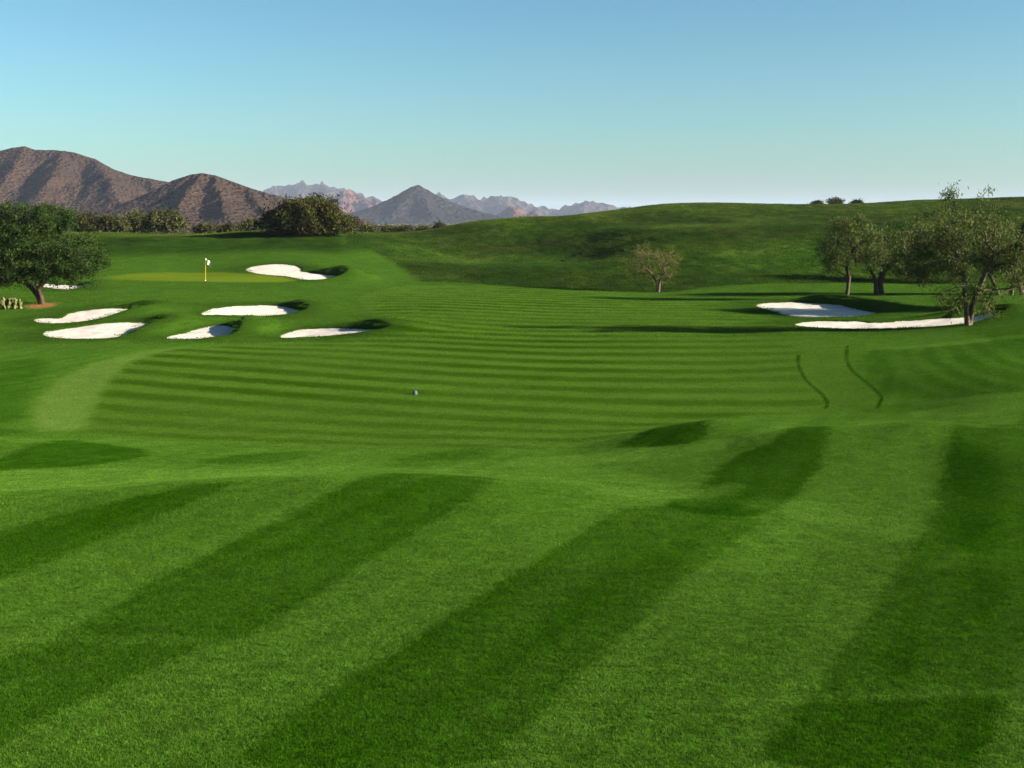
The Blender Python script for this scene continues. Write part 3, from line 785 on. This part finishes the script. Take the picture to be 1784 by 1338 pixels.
B_DARK = plain_material('dark_bark', (0.020, 0.013, 0.009), (0.070, 0.040, 0.026), 5)
B_TAN = plain_material('tan_bark', (0.034, 0.025, 0.016), (0.12, 0.082, 0.05), 4)
L_DARK = leaf_material('dark_mesquite_leaf', (0.010, 0.026, 0.004), (0.030, 0.060, 0.008))
L_PALO = leaf_material('palo_verde_leaf', (0.034, 0.054, 0.009), (0.088, 0.118, 0.024))
L_SPAR = leaf_material('yellow_green_leaf', (0.075, 0.088, 0.015), (0.14, 0.13, 0.030))
L_BUSH = leaf_material('desert_bush_leaf', (0.026, 0.036, 0.010), (0.075, 0.074, 0.024), scale=0.4)
L_ROUND = leaf_material('round_shrub_leaf', (0.016, 0.026, 0.005), (0.055, 0.052, 0.011), scale=0.4)

def here(u, v):
    x, y_ = at(u, v); return (float(x), float(y_), ground_h(x, y_) - 0.03), F / y_
def U(us, vs, b, k, dy=0.0):
    """photo pixel offsets from the base -> local metres (x, depth offset, z)"""
    return ((us - b[0]) / k, dy, (b[1] - vs) / k)

def px_tree(name, label, base, trunks, blobs, *args, **kw):
    loc, k = here(*base)
    tr = [[U(u, v, base, k, dy) for u, v, dy in t] for t in trunks]
    for t in tr: t[0] = (t[0][0], t[0][1], -0.15)
    bl = [(*U(u, v, base, k, dy), ru / k, rd, rv / k) for u, v, dy, ru, rd, rv in blobs]
    return tree(name, label, loc, tr, bl, *args, **kw)

px_tree('mesquite_tree', 'dense dark green tree with forked trunk at the left edge', (72, 530),
  [[(74,530,0),(66,515,0),(52,498,.1),(36,480,.2)], [(75,531,.05),(72,516,-.1),(68,503,-.1),(80,488,-.2),(100,470,-.3)]],
  [(70,436,0,106,3.8,64), (-10,440,.3,100,3.4,70), (135,458,-.3,54,2.6,50), (60,384,.2,72,2.6,30), (100,372,.1,24,1.2,20), (20,366,.1,26,1.2,18), (-70,450,.5,80,2.6,62)],
  560, (80, 0.18, 0.085), B_DARK, L_DARK, 3, r_trunk=0.17, clump=0.30, shell=0.25)
px_tree('palo_verde_tree', 'large open palo verde tree growing before the thin bunker at right', (1686, 567),
  [[(1686,567,0),(1684,540,0),(1682,510,.1),(1680,480,.1),(1674,455,.1),(1660,425,.2)], [(1688,566,.1),(1694,535,.1),(1704,505,0),(1716,470,-.2),(1730,440,-.3)]],
  [(1690,410,0,100,3.0,66), (1750,430,0,70,2.6,74), (1635,440,.2,56,2.2,54), (1690,520,0,52,1.4,38), (1655,515,-.2,26,1.0,26), (1715,520,.2,34,1.2,34), (1660,340,.1,12,.5,22), (1714,332,0,16,.6,14), (1780,450,.2,50,2.0,60), (1610,460,.2,30,1.4,40)],
  330, (42, 0.19, 0.045), B_TAN, L_PALO, 5, r_trunk=0.15, clump=0.24, droop=0.5, shell=0.2)
px_tree('palo_verde_tree', 'slender palo verde with curved trunk at the shaded bunker edge', (1476, 522),
  [[(1474,522,0),(1477,505,0),(1480,485,.1),(1476,468,.1),(1484,445,0)]],
  [(1482,418,0,56,2.3,46), (1450,442,.2,34,1.6,36), (1515,432,-.1,38,1.8,38), (1490,388,0,42,1.7,24)],
  190, (40, 0.22, 0.055), B_DARK, L_PALO, 8, r_trunk=0.15, clump=0.27, droop=0.5, shell=0.2)
px_tree('palo_verde_tree', 'broad palo verde with two thick trunks right of the slender one', (1533, 514),
  [[(1527,514,0),(1526,497,0),(1522,480,0),(1512,460,.1)], [(1536,514,.1),(1534,495,.1),(1538,470,0),(1560,450,-.1)]],
  [(1560,430,0,70,2.8,48), (1600,450,.2,55,2.4,44), (1520,440,0,40,2.0,38), (1615,415,.2,50,2.2,40)],
  240, (42, 0.24, 0.06), B_DARK, L_PALO, 11, r_trunk=0.24, clump=0.30, droop=0.5, shell=0.2)
px_tree('palo_verde_tree', 'half hidden tree with dark trunk behind the large right tree', (1606, 494),
  [[(1606,494,0),(1605,480,0),(1608,462,0),(1612,445,.1)]],
  [(1620,430,0,48,2.4,42), (1590,455,0,34,2.0,32), (1660,450,.2,40,2.2,40)],
  220, (54, 0.25, 0.08), B_DARK, L_PALO, 13, r_trunk=0.20, clump=0.34, droop=0.4, shell=0.2)
px_tree('palo_verde_tree', 'tree with pale leaning trunks at the right edge', (1762, 514),
  [[(1762,514,0),(1764,495,0),(1768,478,0),(1762,455,.1)], [(1742,514,.1),(1735,498,.1),(1726,482,0),(1715,462,-.1)], [(1785,500,.2),(1774,485,.2),(1768,470,.1),(1770,450,0)]],
  [(1760,430,0,56,2.4,44), (1790,450,.2,40,2.0,44), (1725,445,0,36,1.8,34)],
  200, (42, 0.23, 0.06), B_TAN, L_PALO, 17, r_trunk=0.15, clump=0.30, droop=0.4, shell=0.2)
px_tree('palo_verde_tree', 'palo verde cut by the right edge of the picture', (1850, 531),
  [[(1850,531,0),(1848,508,0),(1852,484,.1),(1844,456,.1)], [(1856,531,.1),(1864,502,.1),(1876,474,0)]],
  [(1850,420,0,76,4.6,60), (1888,442,.2,58,4.2,54), (1822,446,0,44,3.6,46), (1852,382,.1,50,3.0,30)],
  420, (60, 0.22, 0.075), B_TAN, L_PALO, 29, r_trunk=0.2, clump=0.30, droop=0.4, shell=0.15)
px_tree('palo_verde_tree', 'small sparse yellow green tree at the foot of the hill', (1147, 509),
  [[(1147,509,0),(1146,499,0),(1142,488,.1),(1136,476,.1)], [(1147,506,0),(1149,492,0),(1153,478,-.1)]],
  [(1140,455,0,44,1.8,30), (1110,462,.2,26,1.2,20), (1165,455,-.1,26,1.2,24), (1125,435,0,26,1.2,15), (1150,485,0,20,.8,12)],
  110, (20, 0.17, 0.045), B_TAN, L_SPAR, 19, r_trunk=0.11, clump=0.26, droop=0.1, shell=0.25, bare=0.12)
px_tree('desert_shrub', 'big round dome shaped shrub tree on the bank behind the green', (535, 408),
  [[(530,408,0),(525,398,0),(520,388,.1)], [(540,408,0),(550,396,0),(562,386,-.1)], [(536,408,0),(537,392,.2),(538,378,.2)]],
  [(530,382,0,74,5.4,36), (575,392,-.3,50,4.0,24), (485,392,.3,40,3.6,22), (540,358,0,46,3.8,18)],
  330, (50, 0.46, 0.20), B_DARK, L_ROUND, 23, r_trunk=0.22, clump=0.50, shell=0.3, cat='shrub')

SHR = [ # base u, base v, half width, height (photo pixels), leaf, label
 (288, 412, 46, 50, L_BUSH, 'wide grey green shrub left of the flag on the skyline bank'),
 (196, 408, 30, 36, L_BUSH, 'grey green shrub beside the dark tree on the bank'),
 (236, 409, 22, 44, L_BUSH, 'narrow upright shrub between two wider ones on the bank'),
 (152, 405, 30, 36, L_ROUND, 'shrub half hidden behind the dark tree crown'),
 (357, 411, 15, 18, L_BUSH, 'low shrub right of the wide grey green shrub'),
 (398, 411, 22, 17, L_ROUND, 'low spreading shrub midway along the bank'),
 (436, 409, 20, 25, L_BUSH, 'low shrub at the left foot of the dome shaped shrub'),
 (642, 407, 20, 17, L_BUSH, 'low shrub at the right foot of the dome shaped shrub'),
 (676, 408, 17, 14, L_ROUND, 'small bush in the dip below the conical mountain'),
 (705, 408, 15, 12, L_BUSH, 'pale small bush below the conical mountain'),
 (737, 407, 13, 11, L_ROUND, 'small dark bush where the green hill begins'),
 (767, 400, 11, 14, L_ROUND, 'tiny rounded bush on the lower end of the hill crest'),
]
for i, (u, v, hw, ht, lm, lab) in enumerate(SHR):
    d = 188 + 9 * (i % 4) if u < 600 else 232 + 10 * (i % 3)
    x = (u - U0) / F * d; k = F / d
    z0 = ground_h(x, d) - 0.05
    ztop = (V0 - (v - ht)) / F * d
    h_ = max(ztop - z0, 1.2); wd = hw / k
    tree('desert_shrub', lab, (x, d, z0), [[(0, 0, -.1), (-.1 * wd, 0, .25 * h_), (-.25 * wd, .1, .45 * h_)], [(0.1, 0, -.1), (.12 * wd, .1, .25 * h_), (.3 * wd, 0, .45 * h_)]],
         [(0, 0, .55 * h_, wd * .8, wd * .7, .45 * h_), (-.45 * wd, .2, .42 * h_, .55 * wd, .5 * wd, .38 * h_), (.45 * wd, -.2, .45 * h_, .55 * wd, .5 * wd, .36 * h_)],
         90, (36, 0.44, 0.20), B_DARK, lm, 50 + i, r_trunk=0.12, clump=0.40, shell=0.3, cat='shrub', group='desert shrubs behind the course')
# bushes on the skyline of the hill
for i, (u, v, hw, ht, lab) in enumerate([(1455, 356, 13, 10, 'small round bush alone on the hill skyline'), (1422, 358, 10, 5, 'tiny low bush left of the round skyline bush'), (1492, 357, 9, 4, 'tiny low bush right of the round skyline bush')]):
    d = 226.0; x = (u - U0) / F * d; z0 = ground_h(x, d) - 0.1; k = F / d
    h_ = max((V0 - (v - ht)) / F * d - z0, 0.6); wd = hw / k
    tree('hill_bush', lab, (x, d, z0), [[(0, 0, -.1), (.1, 0, .3 * h_), (.2, 0, .5 * h_)]], [(0, 0, .55 * h_, wd, wd, .45 * h_), (.3 * wd, 0, .5 * h_, .6 * wd, .6 * wd, .4 * h_)],
         50, (36, 0.26, 0.1), B_DARK, L_ROUND, 90 + i, r_trunk=0.08, clump=0.3, cat='bush', group='bushes on the hill skyline')

# ------------------------------------------------------------------ desert scrub on the far plain
def bush_variant(i):
    r = np.random.default_rng(700 + i); n = 150
    d = r.normal(size=(n, 3)); d /= np.linalg.norm(d, axis=1, keepdims=True); d[:, 2] = np.abs(d[:, 2])
    c = d * r.uniform(0.5, 1.0, (n, 1)) * np.array((1.5, 1.5, 1.25))
    a = r.normal(size=(n, 3)); a /= np.linalg.norm(a, axis=1, keepdims=True); b = np.cross(a, r.normal(size=(n, 3))); b /= np.linalg.norm(b, axis=1, keepdims=True)
    l = 0.38
    co = np.stack([c - a * l, c + b * l, c + a * l, c - b * l], 1).reshape(-1, 3)
    return mesh_np('scrub_bush', co, np.arange(4 * n).reshape(-1, 4), M_BLADE)
n = 5200
yy = np.exp(rng.uniform(math.log(330), math.log(3600), n)); xx = rng.uniform(-0.46, 0.03, n) * yy
zz = np.full(n, -7.2); sc_ = rng.uniform(0.5, 1.5, n)[:, None] * np.array((1, 1, 0.9))
cc = np.array((0.032, 0.034, 0.013)) * rng.uniform(0.6, 1.5, (n, 1)) * rng.uniform(0.85, 1.15, (n, 3))
scatter('desert_scrub', np.stack([xx, yy, zz], -1), np.tile((0, 0, 1.0), (n, 1)), rng.uniform(0, 6.28, n), sc_, cc, [bush_variant(i) for i in range(5)], 'low desert scrub covering the far plain')

# ------------------------------------------------------------------ prickly pear beside the left tree
def pad_mesh(co, fa, c, ang, az, L, Wd):
    seg = 8; b = len(co)
    ca, sa = math.cos(az), math.sin(az)
    up = np.array((math.sin(ang) * ca, math.sin(ang) * sa, math.cos(ang))); side = np.array((-sa, ca, 0)); nrm = np.cross(up, side)
    for ring, (t, w) in enumerate([(0, .25), (.2, .7), (.5, 1.0), (.8, .85), (1.0, .35)]):
        for i in range(seg):
            q = 2 * math.pi * i / seg
            co.append(np.array(c) + up * L * t + side * Wd * .5 * w * math.cos(q) + nrm * 0.05 * (0.5 + w) * math.sin(q))
    for r_ in range(4):
        for i in range(seg):
            fa.append((b + r_ * seg + i, b + r_ * seg + (i + 1) % seg, b + (r_ + 1) * seg + (i + 1) % seg, b + (r_ + 1) * seg + i))
    fa.append((b + 32, b + 34, b + 36, b + 38)); return np.array(c) + up * L
M_PAD = plain_material('cactus_pad', (0.03, 0.05, 0.015), (0.15, 0.13, 0.04), 4, bump=0.2)
loc, k = here(22, 538)
cact = empty('prickly_pear', loc); tag(cact, 'yellowish prickly pear clump beside the dark left tree', 'cactus')
rr = random.Random(4)
for s in range(11):
    co = []; fa = []
    c = (rr.uniform(-1.0, 0.85), rr.uniform(-.35, .4), 0.0)
    tip = pad_mesh(co, fa, (c[0], c[1], -0.05), rr.uniform(-.4, .4), rr.uniform(0, 6.28), rr.uniform(.32, .45), .28)
    for _ in range(rr.randint(2, 3)):
        t2 = pad_mesh(co, fa, tip - np.array((0, 0, .04)), rr.uniform(-.8, .8), rr.uniform(0, 6.28), rr.uniform(.28, .4), .25)
        if rr.random() < .55: pad_mesh(co, fa, t2 - np.array((0, 0, .03)), rr.uniform(-.7, .7), rr.uniform(0, 6.28), rr.uniform(.2, .32), .2)
    link(mesh_np('pad_stem', np.array(co), np.array(fa), M_PAD, cact, smooth=True))

# ------------------------------------------------------------------ flagstick on the green
M_POLE = plain_material('yellow_pole', (0.30, 0.21, 0.015), (0.36, 0.26, 0.025), 8, 0.4, 0.05)
M_FLAG = plain_material('white_flag', (0.62, 0.62, 0.60), (0.66, 0.66, 0.64), 8, 0.8, 0.05)
M_CUP = plain_material('white_cup', (0.75, 0.75, 0.73), (0.8, 0.8, 0.78), 8, 0.5, 0.05)
loc, k = here(358, 489)
fl = empty('flagstick', loc); tag(fl, 'yellow flagstick with drooping white flag on the putting green', 'flagstick')
H = 40 / k
co, fa = tube_mesh([((0, 0, -.05), (0, 0, H * .5), .030, .027), ((0, 0, H * .5), (0, 0, H), .027, .024)], 10)
link(mesh_np('pole', co, fa, M_POLE, fl, smooth=True))
nu, nv = 14, 10; gco = []; gfa = []
for sgn in (-1, 1):
    b = len(gco)
    for i in range(nu):
        for j in range(nv):
            s, t = i / (nu - 1), j / (nv - 1)
            x = .03 + .40 * s + .03 * t; y_ = .09 * math.sin(s * 9 + t * 1.5) * (0.3 + s) + sgn * 0.004
            z = H - .04 - .48 * t * (1 - .12 * s) - .30 * s
            gco.append((x, y_, z))
    for i in range(nu - 1):
        for j in range(nv - 1): gfa.append((b + i * nv + j, b + i * nv + j + 1, b + (i + 1) * nv + j + 1, b + (i + 1) * nv + j))
link(mesh_np('flag', np.array(gco), np.array(gfa), M_FLAG, fl, smooth=True))
co, fa = tube_mesh([((0, 0, .035), (0, 0, .09), .06, .054)], 14)
link(mesh_np('cup', co, fa, M_CUP, fl, smooth=True))
co, fa = tube_mesh([((0, 0, H - .02), (0, 0, H + .03), .034, .012)], 10)
link(mesh_np('cap', co, fa, M_POLE, fl, smooth=True))

# ------------------------------------------------------------------ small grey marker on the fairway
M_MARK = plain_material('grey_plastic', (0.055, 0.062, 0.070), (0.07, 0.076, 0.088), 20, 0.9, 0.1)
loc, k = here(723, 687)
mk = empty('fairway_marker', loc); mk.scale = (0.75, 0.75, 0.75); tag(mk, 'small grey purple dome marker standing alone on the fairway', 'marker')
co = []; fa = []; prof = [(.10, 0), (.125, .02), (.125, .12), (.11, .18), (.08, .225), (.04, .245), (.004, .25)]
for rr_, zz_ in prof:
    for i in range(16): co.append((rr_ * math.cos(i * math.pi / 8), rr_ * math.sin(i * math.pi / 8), zz_))
for r_ in range(len(prof) - 1):
    for i in range(16): fa.append((r_ * 16 + i, r_ * 16 + (i + 1) % 16, (r_ + 1) * 16 + (i + 1) % 16, (r_ + 1) * 16 + i))
link(mesh_np('cap', np.array(co), np.array(fa), M_MARK, mk, smooth=True))
co, fa = tube_mesh([((0, 0, -.1), (0, 0, .025), .14, .14), ((0, 0, .025), (0, 0, .03), .14, .11)], 16)
link(mesh_np('base', co, fa, M_MARK, mk, smooth=True))

# ------------------------------------------------------------------ haze
m, t, o_ = new_mat('haze')
pv = N(t, 'ShaderNodeVolumePrincipled'); pv.inputs['Color'].default_value = (0.47, 0.56, 0.78, 1); pv.inputs['Density'].default_value = 4e-5
pv.inputs['Anisotropy'].default_value = 0.0
t.links.new(pv.outputs[0], o_.inputs['Volume'])
hx, hy0, hy1, hz0, hz1 = 30000.0, -400.0, 18000.0, -14.0, 260.0
co = [(x, y_, z) for x in (-hx, hx) for y_ in (hy0, hy1) for z in (hz0, hz1)]
fa = [(0, 1, 3, 2), (4, 6, 7, 5), (0, 4, 5, 1), (2, 3, 7, 6), (0, 2, 6, 4), (1, 5, 7, 3)]
hz = link(mesh_np('haze', np.array(co), np.array(fa), m)); tag(hz, 'thin blue haze over the far plain', kind='stuff')
